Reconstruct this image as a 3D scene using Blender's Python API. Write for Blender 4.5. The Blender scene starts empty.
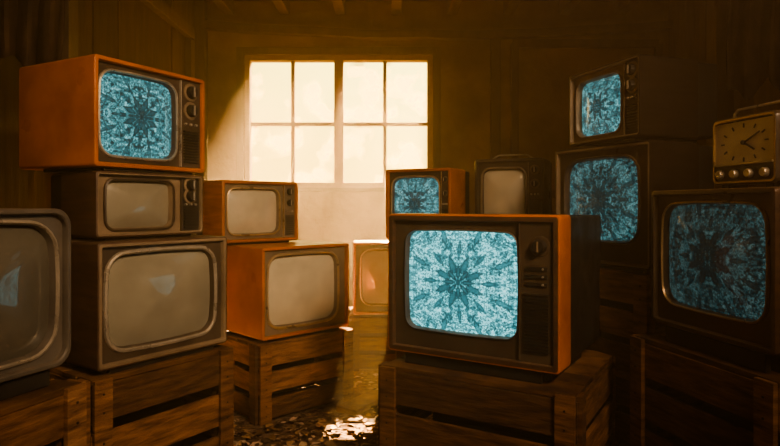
import bpy, bmesh, math, random
from mathutils import Vector, Matrix, noise
random.seed(7)
S=bpy.context.scene
COL=S.collection
try:
    S.view_settings.view_transform='AgX'; S.view_settings.look='AgX - Medium High Contrast'
except Exception as e: print('look',e)

# ------------------------------------------------------------------ materials
def newmat(n):
    m=bpy.data.materials.new(n); m.use_nodes=True
    nt=m.node_tree; nt.nodes.clear()
    o=nt.nodes.new('ShaderNodeOutputMaterial')
    return m,nt,o
def N(nt,t,**k):
    n=nt.nodes.new(t)
    for a,b in k.items():
        if a.startswith('i_'):
            n.inputs[a[2:].replace('_',' ')].default_value=b
        else: setattr(n,a,b)
    return n
def ramp(nt,stops):
    r=nt.nodes.new('ShaderNodeValToRGB'); e=r.color_ramp.elements
    while len(e)<len(stops): e.new(0.5)
    for i,(p,c) in enumerate(stops):
        e[i].position=p; e[i].color=(*c,1)
    return r
def surf(name,c1,c2,scale=6,rough=.5,metal=0,stretch=(1,1,1),bump=.1,detail=6,coat=0,tint=False,lo=.35,hi=.65,bscale=None,dust=0,spec=.5):
    m,nt,o=newmat(name); L=nt.links
    tc=N(nt,'ShaderNodeTexCoord'); mp=N(nt,'ShaderNodeMapping'); mp.inputs['Scale'].default_value=stretch
    L.new(tc.outputs['Object'],mp.inputs[0])
    nz=N(nt,'ShaderNodeTexNoise',i_Scale=scale,i_Detail=detail,i_Roughness=.6)
    L.new(mp.outputs[0],nz.inputs['Vector'])
    r=ramp(nt,[(lo,c1),(hi,c2)]); L.new(nz.outputs[0],r.inputs[0])
    b=N(nt,'ShaderNodeBsdfPrincipled',i_Metallic=metal)
    b.inputs['Coat Weight'].default_value=coat; b.inputs['Specular IOR Level'].default_value=spec
    colout=r.outputs[0]
    if tint:
        at=N(nt,'ShaderNodeAttribute',attribute_name='tint')
        mx=N(nt,'ShaderNodeMix',data_type='RGBA',blend_type='MULTIPLY'); mx.inputs[0].default_value=1
        L.new(colout,mx.inputs[6]); L.new(at.outputs['Color'],mx.inputs[7]); colout=mx.outputs[2]
    nr=N(nt,'ShaderNodeTexNoise',i_Scale=9,i_Detail=5); L.new(tc.outputs['Object'],nr.inputs['Vector'])
    if dust:
        ge=N(nt,'ShaderNodeNewGeometry'); sz=N(nt,'ShaderNodeSeparateXYZ'); L.new(ge.outputs['Normal'],sz.inputs[0])
        up=N(nt,'ShaderNodeMapRange'); L.new(sz.outputs[2],up.inputs[0]); up.inputs[1].default_value=.3; up.inputs[2].default_value=.95; up.inputs[3].default_value=.16; up.inputs[4].default_value=1.
        dn=N(nt,'ShaderNodeTexNoise',i_Scale=16,i_Detail=10,i_Roughness=.7); L.new(tc.outputs['Object'],dn.inputs['Vector'])
        dm=N(nt,'ShaderNodeMapRange'); L.new(dn.outputs[0],dm.inputs[0]); dm.inputs[1].default_value=.42; dm.inputs[2].default_value=.66; dm.inputs[3].default_value=.15; dm.inputs[4].default_value=1.
        mu=N(nt,'ShaderNodeMath',operation='MULTIPLY'); L.new(up.outputs[0],mu.inputs[0]); L.new(dm.outputs[0],mu.inputs[1])
        mu2=N(nt,'ShaderNodeMath',operation='MULTIPLY'); L.new(mu.outputs[0],mu2.inputs[0]); mu2.inputs[1].default_value=dust
        md=N(nt,'ShaderNodeMix',data_type='RGBA'); L.new(mu2.outputs[0],md.inputs[0]); L.new(colout,md.inputs[6]); md.inputs[7].default_value=(.30,.21,.13,1); colout=md.outputs[2]
    L.new(colout,b.inputs['Base Color'])
    mr=N(nt,'ShaderNodeMapRange'); mr.inputs[3].default_value=max(.05,rough-.12); mr.inputs[4].default_value=min(1,rough+.18)
    mr.inputs[1].default_value=.3; mr.inputs[2].default_value=.7
    L.new(nr.outputs[0],mr.inputs[0]); L.new(mr.outputs[0],b.inputs['Roughness'])
    if bump:
        nb=nz
        if bscale:
            nb=N(nt,'ShaderNodeTexNoise',i_Scale=bscale,i_Detail=8); L.new(mp.outputs[0],nb.inputs['Vector'])
        bp=N(nt,'ShaderNodeBump',i_Strength=bump,i_Distance=.02); L.new(nb.outputs[0],bp.inputs['Height']); L.new(bp.outputs[0],b.inputs['Normal'])
    L.new(b.outputs[0],o.inputs[0])
    return m

M={}
M['orange']=surf('orange_lacquer',(.26,.068,.012),(.54,.160,.026),scale=4,rough=.38,bump=.03,lo=.25,hi=.6,dust=.55)
M['orangewood']=surf('orange_wood_veneer',(.24,.08,.018),(.44,.16,.04),scale=5,rough=.42,stretch=(1,1,9),bump=.05,dust=.55)
M['darkwood']=surf('dark_wood_veneer',(.036,.017,.009),(.085,.040,.019),scale=5,rough=.45,stretch=(1,1,10),bump=.05,dust=.4)
M['shadewood']=surf('shaded_wood_veneer',(.012,.007,.004),(.026,.015,.009),scale=5,rough=.75,stretch=(1,1,10),bump=.05,spec=.15,dust=.12)  # dark wood with shade put into the colour, for sides the fill hits
M['black']=surf('black_plastic',(.012,.010,.008),(.022,.018,.014),scale=8,rough=.5,bump=.02,spec=.35,dust=.12)
M['brown']=surf('brown_plastic',(.042,.028,.018),(.075,.051,.033),scale=6,rough=.38,bump=.02,dust=.3)
M['taupe']=surf('taupe_plastic',(.15,.106,.066),(.26,.185,.115),scale=6,rough=.42,bump=.02,dust=.2)
M['silver']=surf('aged_silver_trim',(.42,.36,.28),(.62,.54,.43),scale=12,rough=.32,metal=.6,bump=.01)
M['gold']=surf('aged_brass_trim',(.42,.29,.15),(.6,.43,.25),scale=12,rough=.35,metal=.6,bump=.01)
M['grey']=surf('warm_grey_plastic',(.08,.068,.056),(.13,.112,.09),scale=7,rough=.38,bump=.02,dust=.25)
M['crate']=surf('crate_wood',(.085,.038,.018),(.34,.17,.08),scale=7,rough=.8,stretch=(1,1,6),bump=.45,tint=True,spec=.25)
M['plaster']=surf('stained_plaster',(.09,.050,.028),(.29,.170,.095),scale=1.9,rough=.9,bump=.45,detail=10,bscale=14)
M['wallwood']=surf('old_board_wood',(.024,.013,.008),(.095,.050,.027),scale=3,rough=.85,stretch=(6,6,.7),bump=.5,tint=True,spec=.2)
M['trim']=surf('trim_wood',(.040,.023,.013),(.10,.056,.031),scale=4,rough=.75,stretch=(4,4,1),bump=.3)
M['ceil']=surf('ceiling_wood',(.030,.016,.009),(.11,.058,.031),scale=3,rough=.85,stretch=(6,.8,6),bump=.4)
M['winframe']=surf('window_paint',(.24,.14,.07),(.36,.22,.12),scale=9,rough=.6,bump=.1)
M['cloth']=surf('dusty_cloth',(.02,.012,.008),(.07,.04,.024),scale=9,rough=.95,bump=.4,spec=.1)
M['dial']=surf('cream_dial',(.60,.50,.36),(.74,.64,.49),scale=5,rough=.45,bump=0)
M['leaf']=surf('dry_leaf',(.30,.175,.10),(.70,.49,.32),scale=5,rough=.9,bump=.2,tint=True,spec=.15)

def floor_mat():
    m,nt,o=newmat('littered_floor'); L=nt.links
    tc=N(nt,'ShaderNodeTexCoord')
    v=N(nt,'ShaderNodeTexVoronoi',i_Scale=34); L.new(tc.outputs['Object'],v.inputs['Vector'])
    nz=N(nt,'ShaderNodeTexNoise',i_Scale=9,i_Detail=9); L.new(tc.outputs['Object'],nz.inputs['Vector'])
    r=ramp(nt,[(.3,(.10,.058,.034)),(.7,(.34,.215,.135))]); L.new(nz.outputs[0],r.inputs[0])
    mx=N(nt,'ShaderNodeMix',data_type='RGBA',blend_type='MULTIPLY'); mx.inputs[0].default_value=.75
    sepc=N(nt,'ShaderNodeSeparateColor'); L.new(v.outputs['Color'],sepc.inputs[0])
    r2=ramp(nt,[(0,(.3,.28,.26)),(1,(1,.95,.88))]); L.new(sepc.outputs[0],r2.inputs[0])
    L.new(r.outputs[0],mx.inputs[6]); L.new(r2.outputs[0],mx.inputs[7])
    b=N(nt,'ShaderNodeBsdfPrincipled',i_Roughness=1.); b.inputs['Specular IOR Level'].default_value=.08
    L.new(mx.outputs[2],b.inputs['Base Color'])
    bp=N(nt,'ShaderNodeBump',i_Strength=.6,i_Distance=.02); L.new(v.outputs['Distance'],bp.inputs['Height']); L.new(bp.outputs[0],b.inputs['Normal'])
    L.new(b.outputs[0],o.inputs[0]); return m
M['floor']=floor_mat()

def glass_off(name,c):
    m,nt,o=newmat(name); L=nt.links
    tc=N(nt,'ShaderNodeTexCoord')
    nz=N(nt,'ShaderNodeTexNoise',i_Scale=7,i_Detail=6); L.new(tc.outputs['Object'],nz.inputs['Vector'])
    r=ramp(nt,[(.3,tuple(x*.82 for x in c)),(.7,tuple(x*1.12 for x in c))]); L.new(nz.outputs[0],r.inputs[0])
    b=N(nt,'ShaderNodeBsdfPrincipled'); b.inputs['Coat Weight'].default_value=1; b.inputs['Coat Roughness'].default_value=.04
    b.inputs['Coat IOR'].default_value=1.7
    b.inputs['Roughness'].default_value=.32
    L.new(r.outputs[0],b.inputs['Base Color']); L.new(b.outputs[0],o.inputs[0]); return m
M['off']=glass_off('crt_glass_off',(.27,.245,.18))
M['offlight']=glass_off('crt_glass_off_pale',(.66,.57,.40))
M['offdark']=glass_off('crt_glass_off_dark',(.12,.11,.085))

def mandala(name,strength,seed=0.,scale=1.):
    m,nt,o=newmat(name); L=nt.links
    def math_(op,a,b=None,c=None):
        n=N(nt,'ShaderNodeMath',operation=op)
        for i,v in enumerate((a,b,c)):
            if v is None: continue
            if isinstance(v,(int,float)): n.inputs[i].default_value=v
            else: L.new(v,n.inputs[i])
        return n.outputs[0]
    def mrange(v,a,b,c=0.,d=1.):
        n=N(nt,'ShaderNodeMapRange',interpolation_type='SMOOTHSTEP'); L.new(v,n.inputs[0])
        for i,q in enumerate((a,b,c,d)): n.inputs[i+1].default_value=q
        return n.outputs[0]
    uv=N(nt,'ShaderNodeUVMap',uv_map='UVMap'); sp=N(nt,'ShaderNodeSeparateXYZ'); L.new(uv.outputs[0],sp.inputs[0])
    x,y=sp.outputs[0],sp.outputs[1]
    r=math_('SQRT',math_('ADD',math_('MULTIPLY',x,x),math_('MULTIPLY',y,y)))
    a=math_('ARCTAN2',y,x)
    f=math_('PINGPONG',math_('ADD',a,math.pi),math.pi/8)
    fx=math_('MULTIPLY',r,math_('COSINE',f)); fy=math_('MULTIPLY',r,math_('SINE',f))
    cb=N(nt,'ShaderNodeCombineXYZ'); L.new(fx,cb.inputs[0]); L.new(fy,cb.inputs[1]); cb.inputs[2].default_value=seed
    cb2=N(nt,'ShaderNodeCombineXYZ'); L.new(math_('ABSOLUTE',x),cb2.inputs[0]); L.new(math_('ABSOLUTE',y),cb2.inputs[1]); cb2.inputs[2].default_value=seed+3
    def nz(sc,det,ro,dist,c=cb):
        n=N(nt,'ShaderNodeTexNoise',i_Scale=sc,i_Detail=det,i_Roughness=ro); n.inputs['Distortion'].default_value=dist
        L.new(c.outputs[0],n.inputs['Vector']); return n.outputs[0]
    big=mrange(nz(5.5*scale,2,.5,1.),.44,.54)
    lace=mrange(nz(12*scale,3,.65,1.5,cb2),.44,.52)
    lace2=mrange(nz(28*scale,2,.6,1.,cb2),.42,.55)
    fil=mrange(math_('ABSOLUTE',math_('SUBTRACT',nz(8*scale,2,.5,2.2,cb2),.5)),.008,.045)
    v=math_('ADD',math_('MULTIPLY',big,.34),math_('MULTIPLY',lace,.54)); v=math_('ADD',v,.12)
    v=math_('MULTIPLY',v,math_('ADD',math_('MULTIPLY',fil,.78),.22))
    v=math_('MULTIPLY',v,math_('ADD',math_('MULTIPLY',lace2,.45),.58))
    def petals(r0,r1,wd,off):
        da=math_('MULTIPLY',math_('ABSOLUTE',math_('SUBTRACT',f,off)),r)
        t=math_('DIVIDE',math_('SUBTRACT',r,r0),r1-r0)
        wdt=math_('MULTIPLY',math_('MULTIPLY',t,math_('SUBTRACT',1.,t)),4*wd)
        wob=math_('MULTIPLY',math_('SUBTRACT',nz(16,3,.6,.5),.5),.10)
        return math_('ADD',math_('SUBTRACT',wdt,da),wob)
    for (r0,r1,wd,off,dk) in ((.05,.34,.052,0.,.92),(.14,.56,.068,math.pi/8,.88),(.42,.84,.048,0.,.75),(.72,1.2,.06,math.pi/8,.7)):
        p=petals(r0,r1,wd,off)
        ins=mrange(p,-.004,.012); core=mrange(p,.02,.04)
        v=math_('MULTIPLY',v,math_('SUBTRACT',1.,math_('MULTIPLY',ins,dk)))
        v=math_('ADD',v,math_('MULTIPLY',core,.14))
    v=math_('MULTIPLY',v,mrange(r,.035,.07,.1,1.))
    n2=N(nt,'ShaderNodeTexNoise',i_Scale=3,i_Detail=8); L.new(uv.outputs[0],n2.inputs['Vector'])
    wear=mrange(n2.outputs[0],.3,.7,.75,1.2)
    scan=math_('ADD',math_('MULTIPLY',math_('SINE',math_('MULTIPLY',y,260.)),.08),.92)
    v=math_('MULTIPLY',math_('MULTIPLY',v,wear),scan)
    cr=ramp(nt,[(0,(.003,.030,.036)),(.3,(.025,.17,.19)),(.6,(.12,.48,.50)),(1,(.45,.95,.93))]); L.new(v,cr.inputs[0])
    b=N(nt,'ShaderNodeBsdfPrincipled'); b.inputs['Base Color'].default_value=(.02,.03,.035,1); b.inputs['Roughness'].default_value=.12
    L.new(cr.outputs[0],b.inputs['Emission Color']); b.inputs['Emission Strength'].default_value=strength
    L.new(b.outputs[0],o.inputs[0]); return m
M['on_main']=mandala('crt_picture_bright',1.95,0.3)
M['on_b3']=mandala('crt_picture_soft',.85,1.7,scale=.8)
M['on_e']=mandala('crt_picture_faded',.75,3.1,scale=.7)
M['on_g']=mandala('crt_picture_dim',.34,4.4,scale=.8)
M['on_g2']=mandala('crt_picture_small',.75,6.2,scale=.7)
M['on_h']=mandala('crt_picture_dark',.12,8.9,scale=.8)

# ------------------------------------------------------------------ mesh helpers
def obj_from_bm(bm,name,mats,parent=None,smooth=False,bevel=0,autos=True):
    me=bpy.data.meshes.new(name); bmesh.ops.recalc_face_normals(bm,faces=bm.faces[:])
    bm.to_mesh(me); bm.free()
    for m in mats: me.materials.append(M[m])
    ob=bpy.data.objects.new(name,me); COL.objects.link(ob)
    if smooth:
        for p in me.polygons: p.use_smooth=True
        try: me.set_sharp_from_angle(angle=math.radians(38))
        except Exception: pass
    if parent: ob.parent=parent
    if bevel:
        b=ob.modifiers.new('bevel','BEVEL'); b.width=bevel; b.segments=2; b.limit_method='ANGLE'; b.angle_limit=math.radians(50)
    return ob
def tlayer(bm):
    return bm.loops.layers.color.get('tint') or bm.loops.layers.color.new('tint')
def box(bm,c,s,R=None,mat=0,t=None):
    vs=[]
    for x in(-.5,.5):
        for y in(-.5,.5):
            for z in(-.5,.5):
                v=Vector((x*s[0],y*s[1],z*s[2]))
                if R is not None: v=R@v
                vs.append(bm.verts.new(v+Vector(c)))
    F=[(0,1,3,2),(4,6,7,5),(0,4,5,1),(2,3,7,6),(0,2,6,4),(1,5,7,3)]
    fs=[]
    for f in F:
        fc=bm.faces.new([vs[i] for i in f]); fc.material_index=mat; fs.append(fc)
    if t is not None:
        ly=tlayer(bm)
        for fc in fs:
            for l in fc.loops: l[ly]=(t,t*.97,t*.93,1)
    return fs
def rrect(x0,x1,z0,z1,r,y,k=5,m=5,bow=0):
    pts=[]
    cs=[(x1-r,z1-r,0),(x0+r,z1-r,90),(x0+r,z0+r,180),(x1-r,z0+r,270)]
    for i,(cx,cz,a0) in enumerate(cs):
        arc=[(cx+r*math.cos(math.radians(a0+90*j/k)),cz+r*math.sin(math.radians(a0+90*j/k))) for j in range(k+1)]
        pts+=arc
        nx=cs[(i+1)%4]; a1=math.radians(nx[2]); st=(nx[0]+r*math.cos(a1),nx[1]+r*math.sin(a1)); e=arc[-1]
        for j in range(1,m+1):
            f=j/(m+1); pts.append((e[0]+(st[0]-e[0])*f,e[1]+(st[1]-e[1])*f))
    cx,cz,a,b=(x0+x1)/2,(z0+z1)/2,(x1-x0)/2,(z1-z0)/2
    out=[]
    for x,z in pts:
        u,v=(x-cx)/a,(z-cz)/b
        out.append(Vector((cx+a*u*(1-bow*v*v),y,cz+b*v*(1-bow*u*u))))
    return out
def skin(bm,loops,mats,cap0=None,cap1=None):
    rows=[[bm.verts.new(p) for p in lp] for lp in loops]
    n=len(rows[0])
    for i in range(len(rows)-1):
        for j in range(n):
            f=bm.faces.new([rows[i][j],rows[i][(j+1)%n],rows[i+1][(j+1)%n],rows[i+1][j]]); f.material_index=mats[i]
    if cap0 is not None: bm.faces.new(rows[0]).material_index=cap0
    if cap1 is not None: bm.faces.new(rows[-1]).material_index=cap1
    return rows
def cyl_y(bm,cx,cz,y0,y1,r0,r1=None,n=24,mat=0,ridge=0):
    r1=r0 if r1 is None else r1
    def ring(y,r): return [bm.verts.new((cx+(r+(ridge if i%2 else 0))*math.cos(2*math.pi*i/n),y,cz+(r+(ridge if i%2 else 0))*math.sin(2*math.pi*i/n))) for i in range(n)]
    rs=[ring(y0,r0),ring(y1+(y0-y1)*.2,r1),ring(y1,r1*.88)]
    for a,b in zip(rs,rs[1:]):
        for i in range(n):
            bm.faces.new([a[i],a[(i+1)%n],b[(i+1)%n],b[i]]).material_index=mat
    bm.faces.new(rs[-1]).material_index=mat; bm.faces.new(rs[0]).material_index=mat
def empty(name,loc,yaw):
    e=bpy.data.objects.new(name,None); e.empty_display_size=.1; COL.objects.link(e)
    e.location=loc; e.rotation_euler=(0,0,math.radians(yaw)); return e
def origin(corner,yaw,w,side):
    c,s=math.cos(math.radians(yaw)),math.sin(math.radians(yaw))
    k=w/2 if side=='L' else -w/2
    return corner[0]+k*c, corner[1]+k*s

# ------------------------------------------------------------------ television
def tv(corner,side,yaw,w,h,d,z,shell='orange',back='black',rim='brown',panel='brown',lip='silver',screen='off',
       ctl=.2,shell_d=None,t=.018,r=.014,style='a',feet='plinth',foot_h=.02,scr_m=(.03,.03,.035,.035),scr_r=.15,bow=.03,hump=True,bulge=.03,lipw=.014):
    x,y=origin(corner,yaw,w,side)
    E=empty('television',(x,y,z),yaw)
    sd=shell_d or d*.62
    z0,z1=foot_h,h; W=w/2; rec=.02
    def RR(ins,yy,rr=None): return rrect(-W+ins,W-ins,z0+ins,z1-ins,max(.003,(rr if rr is not None else r)-ins*.5),yy)
    bm=bmesh.new()
    loops=[RR(.0,sd),RR(0,.007),RR(.0025,.002),RR(.007,0),RR(t-.003,0),RR(t,.004),RR(t,rec+.002)]
    skin(bm,loops,[0,0,0,2,2,2])
    bi=.008
    lp=[RR(0,sd),RR(bi,sd+.003),RR(bi,d*.86),RR(bi+.012,d*.88)]
    if hump:
        hw=w*.16; hz=h*.16
        lp+=[rrect(-W+hw,W-hw,z0+hz*.7,z1-hz,.03,d*.90),rrect(-W+hw*1.5,W-hw*1.5,z0+hz,z1-hz*1.4,.03,d)]
    skin(bm,lp,[1]*(len(lp)-1),cap1=1)
    obj_from_bm(bm,'cabinet',[shell,back,rim],E,smooth=True)
    xa,xb=-W+t-.001,W-t+.001
    xs=xb-(xb-xa)*ctl if ctl else xb
    za,zb=z0+t-.001,z1-t+.001
    ml,mr,mb,mt=scr_m
    sx0,sx1,sz0,sz1=xa+ml,xs-mr,za+mb,zb-mt
    sr=min(sx1-sx0,sz1-sz0)*scr_r
    def CR(g,yy): return rrect(sx0-g,sx1+g,sz0-g,sz1+g,sr+g,yy,bow=bow)
    bm=bmesh.new()
    g=min(lipw,min(scr_m)*.8)
    skin(bm,[rrect(xa,xs,za,zb,.002,rec),CR(g,rec),CR(g*.85,rec-.007),CR(g*.45,rec-.009),CR(g*.15,rec-.003),CR(-.001,rec+.022)],[0,1,1,1,0])
    obj_from_bm(bm,'screen_surround',[panel,lip],E,smooth=True)
    bm=bmesh.new(); uvl=bm.loops.layers.uv.new('UVMap')
    cx,cz=(sx0+sx1)/2,(sz0+sz1)/2
    base=CR(0,0); ye=rec+.02; loops=[]
    K=9
    for i in range(K):
        s=1-i/K
        loops.append([Vector((cx+(p.x-cx)*s,ye-bulge*(1-s*s),cz+(p.z-cz)*s)) for p in base])
    rows=skin(bm,loops,[0]*(K-1))
    c=bm.verts.new((cx,ye-bulge,cz)); n=len(rows[-1])
    for j in range(n): bm.faces.new([rows[-1][j],rows[-1][(j+1)%n],c])
    hh=(sz1-sz0)/2
    for f in bm.faces:
        for l in f.loops: l[uvl].uv=((l.vert.co.x-cx)/hh,(l.vert.co.z-cz)/hh)
    obj_from_bm(bm,'picture_tube',[screen],E,smooth=True)
    if ctl:
        bm=bmesh.new(); pc=(xs+xb)/2; pw=xb-xs; ph=zb-za
        box(bm,(pc,rec-.001,(za+zb)/2),(pw,.012,ph),mat=0)
        box(bm,(xs,rec-.007,(za+zb)/2),(.004,.012,ph*.98),mat=1)
        fr=rec-.007
        obj_from_bm(bm,'control_panel',[panel if style!='b' else 'black',lip],E,bevel=.001)
        bm=bmesh.new()
        kr=min(pw*.3,.03)
        if style in('a','b'):
            for kz in (zb-ph*.13,zb-ph*.34):
                cyl_y(bm,pc,kz,fr,fr-.004,kr*1.25,kr*1.2,32,mat=1)
                cyl_y(bm,pc,kz,fr-.003,fr-.022,kr*.85,kr*.75,28,mat=0,ridge=.0012)
                box(bm,(pc,fr-.023,kz),(kr*.25,.006,kr*1.3),mat=2)
            for i in range(3): cyl_y(bm,pc-pw*.26+i*pw*.26,zb-ph*.5,fr,fr-.008,.0055,.005,14,mat=2)
            gz0,gz1=za+ph*.05,zb-ph*.57
        elif style=='main':
            kz=zb-ph*.17
            cyl_y(bm,pc+pw*.1,kz,fr,fr-.005,.036,.034,36,mat=3)
            cyl_y(bm,pc+pw*.1,kz,fr-.004,fr-.028,.025,.022,30,mat=0,ridge=.0012)
            box(bm,(pc+pw*.1,fr-.029,kz),(.006,.006,.036),mat=1)
            for rz in (.33,.385,.44): 
                box(bm,(pc,fr-.002,zb-ph*rz),(pw*.62,.008,.012),mat=0)
                cyl_y(bm,pc+pw*.2,zb-ph*rz,fr,fr-.011,.005,.004,12,mat=2)
            gz0,gz1=za+ph*.07,zb-ph*.5
        ng=max(6,int((gz1-gz0)/.011))
        for i in range(ng):
            box(bm,(pc,fr-.003,gz0+(gz1-gz0)*(i+.5)/ng),(pw*.72,.009,(gz1-gz0)/ng*.45),mat=0)
        obj_from_bm(bm,'knobs_and_grille',['black','taupe','silver','brown'],E,smooth=True)
    bm=bmesh.new()
    box(bm,(0,.05+d*.3,foot_h/2),(w*.86,d*.55,foot_h+.0))
    box(bm,(0,.03,foot_h*.45),(w*.8,.02,foot_h*.9))
    obj_from_bm(bm,'feet',['black'],E,bevel=.003)
    bm=bmesh.new()
    for i in range(7): box(bm,(-W*.86+W*.86*i/3,sd+(d*.86-sd)*.5,h-bi+.0005),(.01,(d*.86-sd)*.6,.003))
    obj_from_bm(bm,'top_vents',['black'],E)
    return E

# ------------------------------------------------------------------ crate
FOOT=[]
def crate(corner,side,yaw,w,d,h,rows=3,name='wooden_crate',z=0):
    x,y=origin(corner,yaw,w,side)
    FOOT.append((x,y,yaw,w,d))
    bm=bmesh.new(); tlayer(bm)
    th=.018; rn=lambda a:random.uniform(-a,a)
    T=lambda: random.uniform(.6,1.15)
    for sx in(-1,1):
        for yy in(th+.02,d-th-.02):
            box(bm,(sx*(w/2-th-.02),yy,h/2-.004),(.04,.04,h-.012),t=T())
    sh=(h)/(rows)*.76
    for i in range(rows):
        zc=h/rows*(i+.5)
        for yy in(th/2,d-th/2):
            box(bm,(rn(.003),yy+rn(.001),zc),(w+rn(.006),th,sh),R=Matrix.Rotation(rn(.008),3,'Y'),t=T())
        for sx in(-1,1):
            box(bm,(sx*(w/2-th/2),d/2,zc+rn(.003)),(th,d-2*th-.002,sh),R=Matrix.Rotation(rn(.008),3,'X'),t=T())
    for sx in(-1,1):
        box(bm,(sx*(w/2-.035),-.008,h/2),(.065,.016,h-.004),t=T())
        box(bm,(sx*(w/2+.008),.035,h/2),(.016,.06,h-.004),t=T())
        box(bm,(sx*(w/2+.008),d-.035,h/2),(.016,.06,h-.004),t=T())
        for i in range(rows):
            zc=h/rows*(i+.5)
            for dz in(-sh*.25,sh*.25):
                box(bm,(sx*(w/2-.035),-.017,zc+dz),(.007,.003,.007),t=.1)
    nb=5
    for i in range(nb):
        bw=d/nb
        box(bm,(rn(.004),bw*(i+.5),h-.009),(w-.005+rn(.01),bw*.92,.018),t=T())
    box(bm,(0,d/2,.012),(w-.05,d-.05,.016),t=.6)
    box(bm,(0,d*.55,h/2),(w-.08,.01,h-.05),t=.35)  # dark sheet added inside, stands in for shade behind the slat gaps
    ob=obj_from_bm(bm,name,['crate'],None,bevel=.002)
    ob.location=(x,y,z); ob.rotation_euler=(0,0,math.radians(yaw))
    return ob

# ------------------------------------------------------------------ room shell
XL,XR,YB,YF,ZC=-1.80,2.6,5.6,-1.6,3.0
def shell_obj(name,boxes,mat,bevel=0,tint=False):
    bm=bmesh.new()
    if tint: tlayer(bm)
    for b in boxes: box(bm,b[0],b[1],t=(b[2] if len(b)>2 else (random.uniform(.7,1.2) if tint else None)))
    return obj_from_bm(bm,name,[mat],None,bevel=bevel)
W0,W1,WZ0,WZ1=-1.36,.40,1.26,2.50   # window opening
th=.16
cy=YB+th/2
shell_obj('floor',[(((XL+XR)/2,(YB+YF)/2,-.05),(XR-XL+.6,YB-YF+.6,.1))],'floor')
shell_obj('ceiling',[(((XL+XR)/2,(YB+YF)/2,ZC+.05),(XR-XL+.6,YB-YF+.6,.1))],'ceil')
shell_obj('wall_back',[
 (((XL-.1+W0)/2,cy,ZC/2),(W0-XL+.1,th,ZC)),
 (((W1+XR+.1)/2,cy,ZC/2),(XR+.1-W1,th,ZC)),
 (((W0+W1)/2,cy,WZ0/2),(W1-W0,th,WZ0)),
 (((W0+W1)/2,cy,(WZ1+ZC)/2),(W1-W0,th,ZC-WZ1))],'plaster')
def boards(x,n=22):
    out=[]
    L=(YB-YF)/n
    for i in range(n):
        out.append(((x+random.uniform(-.006,.006),YF+L*(i+.5),ZC/2),(.10,L-.010,ZC)))
    out.append(((x+(.07 if x>0 else -.07),(YB+YF)/2,ZC/2),(.06,YB-YF,ZC),.4))
    return out
shell_obj('wall_left',boards(XL-.05),'wallwood',tint=True)
shell_obj('wall_right',boards(XR+.05),'wallwood',tint=True)
shell_obj('wall_front',[(((XL+XR)/2,YF-.08,ZC/2),(XR-XL+.3,.16,ZC),1)],'wallwood',tint=True)
shell_obj('trim_1',[((.98,YB-.02,ZC/2-.14),(.09,.04,ZC-.28)),],'trim',.004)
shell_obj('trim_2',[((XL+.05,YB-.05,ZC/2),(.1,.1,ZC))],'trim',.006)
bm=bmesh.new(); K=24; rows=[]
for i in range(K+1):
    u=i/K; x=XL+.1+(XR-XL-.1)*u; zz=2.76-.09*math.sin(math.pi*u)+.012*noise.noise(Vector((x*2,0,0)))
    rows.append([bm.verts.new((x,YB-.09,zz-.035)),bm.verts.new((x,YB,zz-.035)),bm.verts.new((x,YB,zz+.035)),bm.verts.new((x,YB-.09,zz+.035))])
for a,b in zip(rows,rows[1:]):
    for j in range(4): bm.faces.new([a[j],a[(j+1)%4],b[(j+1)%4],b[j]])
bm.faces.new(rows[0]); bm.faces.new(rows[-1])
obj_from_bm(bm,'trim_3',['trim'])
shell_obj('trim_4',[((1.82,YB-.015,2.6),(1.36,.03,.08)),((1.16,YB-.015,1.3),(.07,.03,2.6)),((2.5,YB-.015,1.3),(.07,.03,2.6)),((1.82,YB-.015,1.2),(1.27,.03,.07))],'trim',.004)
shell_obj('trim_5',[((XL+.03,4.3,2.62),(.06,2.1,.1)),((XL+.03,5.3,1.28),(.06,.1,2.56)),((XL+.03,3.3,1.28),(.06,.1,2.56)),((XL+.02,4.3,1.3),(.04,1.9,.09))],'trim',.004)
shell_obj('trim_6',[((XR-.07,4.6,ZC/2),(.14,.14,ZC)),((XR-.07,3.2,ZC/2),(.14,.14,ZC))],'trim',.008)
shell_obj('baseboard_back',[(((XL+XR)/2+.05,YB-.012,.07),(XR-XL-.2,.024,.14))],'trim',.003)
js=[]
x=XL+.3
while x<XR-.1:
    js.append(((x,(YB+YF)/2,ZC-.065),(.09,YB-YF-.01,.13))); x+=.52
shell_obj('trim_7',js,'ceil',.006)
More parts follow.
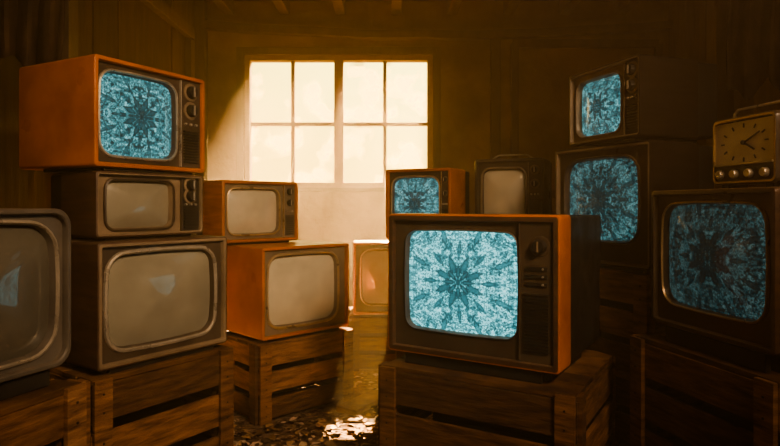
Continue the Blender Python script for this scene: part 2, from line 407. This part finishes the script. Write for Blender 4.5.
# window
bm=bmesh.new()
fy=YB+.05; fw=.05
wx=(W0+W1)/2; ww=W1-W0; wz=(WZ0+WZ1)/2; wh=WZ1-WZ0
for s in(-1,1):
    box(bm,(wx+s*(ww/2-fw/2),fy,wz),(fw,.09,wh)); 
    box(bm,(wx,fy,wz+s*(wh/2-fw/2)),(ww-2*fw,.09,fw))
box(bm,(wx,fy,wz),(.085,.09,wh-2*fw))
for s in(-1,1):
    hx=wx+s*(ww/4-.008)
    box(bm,(hx,fy,wz),(.034,.05,wh-2*fw))
    box(bm,(hx,fy,wz-.02),(ww/2-fw-.02,.048,.034))
wf=obj_from_bm(bm,'window_1',['winframe'],None,bevel=.003)
def pane():
    m,nt,o=newmat('dusty_streak_pane'); L=nt.links
    tc=N(nt,'ShaderNodeTexCoord'); nz=N(nt,'ShaderNodeTexNoise',i_Scale=3.2,i_Detail=4); L.new(tc.outputs['Object'],nz.inputs['Vector'])
    mr=N(nt,'ShaderNodeMapRange'); L.new(nz.outputs[0],mr.inputs[0]); mr.inputs[1].default_value=.50; mr.inputs[2].default_value=.60; mr.inputs[3].default_value=.0; mr.inputs[4].default_value=.5  # grime blotches added to block sunlight in patches and streak the beams
    a=N(nt,'ShaderNodeBsdfTransparent'); b=N(nt,'ShaderNodeBsdfTranslucent'); b.inputs[0].default_value=(.30,.21,.08,1)
    mx=N(nt,'ShaderNodeMixShader'); L.new(mr.outputs[0],mx.inputs[0]); L.new(a.outputs[0],mx.inputs[1]); L.new(b.outputs[0],mx.inputs[2]); L.new(mx.outputs[0],o.inputs[0]); return m
M['pane']=pane()
bm=bmesh.new(); box(bm,(wx,fy,wz),(ww-2*fw,.003,wh-2*fw)); 
pn=obj_from_bm(bm,'window_glass',['pane'],wf)
bm=bmesh.new()
for s in(-1,1): box(bm,(wx+s*(ww/2+.035),YB-.012,wz),(.07,.024,wh+.14))
box(bm,(wx,YB-.012,WZ1+.035),(ww,.024,.07)); box(bm,(wx,YB-.03,WZ0-.02),(ww+.2,.08,.04))
obj_from_bm(bm,'casing',['trim'],wf,bevel=.003)

# ------------------------------------------------------------------ televisions
G=.001
# A far left
crate((-.87,1.70),'R',72,.60,.50,.60,rows=4)
tv((-.90,1.70),'R',68,.54,.49,.44,.60+G,shell='grey',back='black',rim='grey',panel='grey',lip='silver',screen='offdark',ctl=0,r=.05,t=.016,scr_m=(.026,.026,.026,.026),scr_r=.18,bow=.05,foot_h=.05,bulge=.05,lipw=.014)
# B stack
crate((-1.01,2.03),'L',55,.60,.50,.505,rows=3)
tv((-1.00,2.05),'L',55,.56,.465,.42,.505+G,shell='darkwood',rim='taupe',panel='brown',lip='silver',screen='off',ctl=0,scr_m=(.032,.04,.04,.03),foot_h=.02,bow=.05,t=.02,lipw=.02)
tv((-1.03,2.10),'L',57,.47,.25,.36,.972,shell='darkwood',rim='taupe',panel='taupe',lip='brown',screen='off',ctl=.2,scr_m=(.04,.04,.02,.02),style='b',foot_h=.01,t=.014)
tv((-1.025,2.08),'L',62,.52,.405,.52,1.223,shell='orange',rim='orange',panel='brown',lip='silver',screen='on_b3',ctl=.22,scr_m=(.02,.022,.03,.03),foot_h=.012,shell_d=.44)
# C stack
crate((-.655,2.99),'L',43,.60,.56,.40,rows=3)
tv((-.64,3.00),'L',44,.57,.485,.50,.401,shell='orange',rim='orange',panel='taupe',lip='gold',screen='offlight',ctl=0,scr_m=(.035,.06,.04,.035),foot_h=.015,shell_d=.40,bow=.04,hump=False,lipw=.02)
tv((-.88,3.14),'L',43,.48,.345,.36,.887,shell='orangewood',rim='orange',panel='taupe',lip='gold',screen='offlight',ctl=.17,scr_m=(.03,.03,.03,.03),foot_h=.01)
# D
crate((-.27,3.98),'L',3,.56,.45,.35,rows=3)
tv((-.245,4.0),'L',4,.5,.5,.38,.351,shell='orange',rim='orange',panel='brown',lip='gold',screen='off',ctl=.0,scr_m=(.04,.04,.05,.04),foot_h=.015)
# E
crate((.36,3.29),'R',-28,.36,.36,.45,rows=3)
crate((.36,3.29),'R',-28,.36,.36,.44,rows=3,z=.451)
tv((.335,3.30),'R',-28,.41,.415,.36,.892,shell='orange',rim='orange',panel='brown',lip='gold',screen='on_e',ctl=.12,scr_m=(.022,.02,.035,.035),foot_h=.012)
# F
crate((.87,3.12),'R',-24,.46,.42,.48,rows=3)
crate((.87,3.12),'R',-24,.46,.42,.47,rows=3,z=.481)
F=tv((.815,3.17),'R',-24,.38,.40,.34,.952,shell='brown',rim='brown',panel='brown',lip='taupe',screen='offlight',ctl=.2,scr_m=(.025,.02,.04,.04),foot_h=.012)
# G stack
crate((.99,2.28),'R',-64,.58,.46,.42,rows=3)
crate((.99,2.28),'R',-64,.58,.46,.41,rows=3,z=.421)
tv((1.0,2.30),'R',-64,.54,.52,.44,.832,shell='shadewood',rim='taupe',panel='brown',lip='brown',screen='on_g',ctl=0,scr_m=(.04,.06,.085,.04),foot_h=.015,bow=.05)
tv((.958,2.30),'R',-71,.45,.33,.46,1.353,shell='shadewood',rim='taupe',panel='taupe',lip='taupe',screen='on_g2',ctl=.2,scr_m=(.03,.03,.025,.03),style='b',foot_h=.012,t=.014)
# H
crate((1.05,1.62),'R',-76,.62,.50,.62,rows=4)
tv((1.06,1.65),'R',-77,.53,.53,.42,.621,shell='darkwood',rim='brown',panel='brown',lip='gold',screen='on_h',ctl=0,scr_m=(.03,.03,.06,.03),foot_h=.06,bow=.04,shell_d=.3,lipw=.01)
# M centre
crate((.60,1.93),'R',-31,.74,.66,.485,rows=3)
tv((.567,2.0),'R',-32,.68,.58,.72,.486,shell='orange',rim='darkwood',panel='brown',lip='brown',screen='on_main',ctl=.19,style='main',shell_d=.13,scr_m=(.05,.010,.07,.038),foot_h=.045,t=.026,scr_r=.10,bow=.03,hump=True,back='black',lipw=.009)

def curve(name,pts,rad,mat,parent=None):
    cu=bpy.data.curves.new(name,'CURVE'); cu.dimensions='3D'; cu.bevel_depth=rad; cu.bevel_resolution=3
    sp=cu.splines.new('POLY'); sp.points.add(len(pts)-1)
    for p,q in zip(sp.points,pts): p.co=(*q,1)
    cu.materials.append(M[mat]); o=bpy.data.objects.new(name,cu); COL.objects.link(o)
    if parent: o.parent=parent
    return o
curve('carry_handle',[(-.12+.24*i/16,.1,.398+.028*min(1,math.sin(math.pi*i/16)*2)) for i in range(17)],.005,'silver',F)

# ------------------------------------------------------------------ clock radio on H
def clock_radio():
    w,h,d=.26,.22,.12; yaw=-80
    x,y=origin((1.095,1.70),yaw,w,'R'); E=empty('clock_radio',(x,y,1.152),yaw)
    W=w/2; bm=bmesh.new()
    R=lambda i,yy:rrect(-W+i,W-i,.012+i,h-i,.018-i*.3,yy)
    skin(bm,[R(.006,d),R(0,d-.01),R(0,.006),R(.004,0),R(.010,0),R(.011,.008)],[0,0,0,1,1],cap0=0)
    obj_from_bm(bm,'case',['brown','gold'],E,smooth=True)
    bm=bmesh.new(); box(bm,(0,.010,h*.62),(w-.022,.006,h*.62)); obj_from_bm(bm,'dial_plate',['dial'],E)
    bm=bmesh.new(); box(bm,(0,.008,.044),(w-.022,.010,.052),mat=0)
    for i in range(4): cyl_y(bm,-.09+.06*i,.044,.004,-.012,.014,.013,20,mat=1)
    box(bm,(0,.002,.075),(w-.022,.01,.006),mat=1)
    obj_from_bm(bm,'tuning_panel',['black','silver'],E)
    bm=bmesh.new(); cz=h*.63
    for k in range(12):
        a=math.pi*k/6; box(bm,(.088*math.sin(a),.006,cz+.052*math.cos(a)),(.004,.003,.013),R=Matrix.Rotation(a,3,'Y'))
    for L,a,wd in((.05,2.1,.005),(.07,1.15,.004)):
        box(bm,(L/2*math.sin(a),.004,cz+L/2*math.cos(a)*.9),(wd,.003,L),R=Matrix.Rotation(a,3,'Y'))
    cyl_y(bm,0,cz,.008,-.001,.007,n=16)
    obj_from_bm(bm,'clock_hands',['black'],E)
    curve('handle',[(-.10,.06,h-.005),(-.10,.06,h+.02),(-.085,.06,h+.032),(.085,.06,h+.032),(.10,.06,h+.02),(.10,.06,h-.005)],.005,'silver',E)
    bm=bmesh.new()
    for s in(-1,1): box(bm,(s*.09,.05,.007),(.03,.07,.014))
    obj_from_bm(bm,'feet',['black'],E)
clock_radio()

# ------------------------------------------------------------------ hanging cloths (folded)
def drape(name,x,y,ztop,zbot,w,yaw,seed,gather=.5):
    bm=bmesh.new(); NU,NV=40,26; g=[]
    for j in range(NV+1):
        v=j/NV; row=[]
        for i in range(NU+1):
            u=i/NU-.5
            ww=w*(1-gather*(1-v)**2*.7)*(1+.12*noise.noise(Vector((seed,v*3,0))))
            px=u*ww+.03*noise.noise(Vector((seed,v*2.,5)))
            py=.035*math.sin(u*26+seed+v*1.5)*(.5+v*.5)+.03*noise.noise(Vector((u*4,v*3,seed)))
            pz=ztop+(zbot-ztop)*v+(.10*noise.noise(Vector((u*5,seed,9)))*v)
            row.append(bm.verts.new((px,py,pz)))
        g.append(row)
    for j in range(NV):
        for i in range(NU): bm.faces.new([g[j][i],g[j][i+1],g[j+1][i+1],g[j+1][i]])
    ob=obj_from_bm(bm,name,['cloth'],None,smooth=True)
    so=ob.modifiers.new('s','SOLIDIFY'); so.thickness=.008
    ob.location=(x,y,0); ob.rotation_euler=(0,0,math.radians(yaw)); return ob
drape('hanging_cloth',-1.5,2.45,2.88,1.66,.30,35,1.3)
drape('hanging_cloth',1.52,2.35,2.88,1.56,.34,-35,5.1)

# ------------------------------------------------------------------ litter on the floor
FOOT.append((-.14,3.24,58-0,.36,.15))
def infoot(x,y):
    for (fx,fy_,yaw,w,d) in FOOT:
        c,s=math.cos(math.radians(yaw)),math.sin(math.radians(yaw))
        dx,dy=x-fx,y-fy_; lx,ly_=dx*c+dy*s,-dx*s+dy*c
        if abs(lx)<w/2+.06 and -.06<ly_<d+.06: return True
    return False
bm=bmesh.new(); ly=tlayer(bm)
k=0
while k<3200:
    x=random.uniform(-1.1,.35); y=random.uniform(1.6,4.8)
    if infoot(x,y): k+=.3; continue
    k+=1
    a=random.uniform(0,6.28); s=random.uniform(.010,.030); t=random.uniform(.3,1.5)
    R=Matrix.Rotation(a,3,'Z')@Matrix.Rotation(random.uniform(-.5,.5),3,'X')
    zz=random.uniform(.014,.026)
    P=[(-1,0,0),(-.3,-.55,.15),(.6,-.45,.1),(1.1,0,0),(.5,.5,.12),(-.4,.5,.2)]
    vs=[bm.verts.new(Vector((x,y,zz))+R@Vector((p[0]*s,p[1]*s,p[2]*s))) for p in P]
    f=bm.faces.new(vs)
    for l in f.loops: l[ly]=(t,t*.95,t*.85,1)
obj_from_bm(bm,'dry_leaf_litter',['leaf'])
bm=bmesh.new(); tlayer(bm); box(bm,(0,0,0),(.34,.13,.03),t=1.1)
p=obj_from_bm(bm,'loose_plank',['crate'],bevel=.002); p.location=(-.14,3.3,.016); p.rotation_euler=(.0,0,math.radians(58))

# ------------------------------------------------------------------ haze
m,nt,o=newmat('dusty_air')
v=N(nt,'ShaderNodeVolumeScatter'); v.inputs['Color'].default_value=(1,.74,.45,1); v.inputs['Density'].default_value=.07; v.inputs['Anisotropy'].default_value=.4
nt.links.new(v.outputs[0],o.inputs['Volume']); M['haze']=m
bm=bmesh.new(); box(bm,((XL+XR)/2,(YB+YF)/2,ZC/2),(XR-XL-.01,YB-YF-.01,ZC-.01)); hz=obj_from_bm(bm,'dusty_air',['haze'])

# ------------------------------------------------------------------ light
el,az=math.radians(40),math.radians(9)
dirv=Vector((-math.sin(az)*math.cos(el),-math.cos(az)*math.cos(el),-math.sin(el)))
w=bpy.data.worlds.new('World'); S.world=w; w.use_nodes=True
nt=w.node_tree; bg=nt.nodes['Background']
tc=N(nt,'ShaderNodeTexCoord'); dt=N(nt,'ShaderNodeVectorMath',operation='DOT_PRODUCT'); nt.links.new(tc.outputs['Generated'],dt.inputs[0]); dt.inputs[1].default_value=-dirv
cr=ramp(nt,[(.55,(.50,.22,.03)),(.77,(.80,.46,.06)),(.88,(1,.70,.15)),(1,(1,.86,.38))]); nt.links.new(dt.outputs['Value'],cr.inputs[0])
nt.links.new(cr.outputs[0],bg.inputs[0]); bg.inputs[1].default_value=7
sun=bpy.data.lights.new('sun','SUN'); sun.energy=230; sun.color=(1,.60,.24); sun.angle=math.radians(.3)
so=bpy.data.objects.new('sun',sun); COL.objects.link(so)
so.rotation_euler=dirv.to_track_quat('-Z','Y').to_euler(); so.location=(2,9,5)
pl=bpy.data.lights.new('portal','AREA'); pl.shape='RECTANGLE'; pl.size=ww; pl.size_y=wh
po=bpy.data.objects.new('portal',pl); COL.objects.link(po); po.location=(wx,YB+.2,wz); po.rotation_euler=(math.radians(-90),0,0)
try: pl.cycles.is_portal=True
except Exception as e: print('portal',e)
fl=bpy.data.lights.new('fill_light','AREA'); fl.shape='RECTANGLE'; fl.size=.7; fl.size_y=.5; fl.energy=27; fl.color=(1,.62,.34)  # fill added behind the camera to brighten the fronts; no fixture there
fo=bpy.data.objects.new('fill_light',fl); COL.objects.link(fo); fo.location=(1.3,-.5,2.75)
fo.rotation_euler=(Vector((-1.0,3.2,.6))-fo.location).to_track_quat('-Z','Y').to_euler()
fl.spread=math.radians(65)

# ------------------------------------------------------------------ camera
cam=bpy.data.cameras.new('camera'); cam.sensor_width=36; cam.lens=600/780*36; cam.shift_y=-18/780; cam.clip_start=.05
co=bpy.data.objects.new('camera',cam); COL.objects.link(co); co.location=(0,0,1.1); co.rotation_euler=(math.radians(90),0,0)
S.camera=co
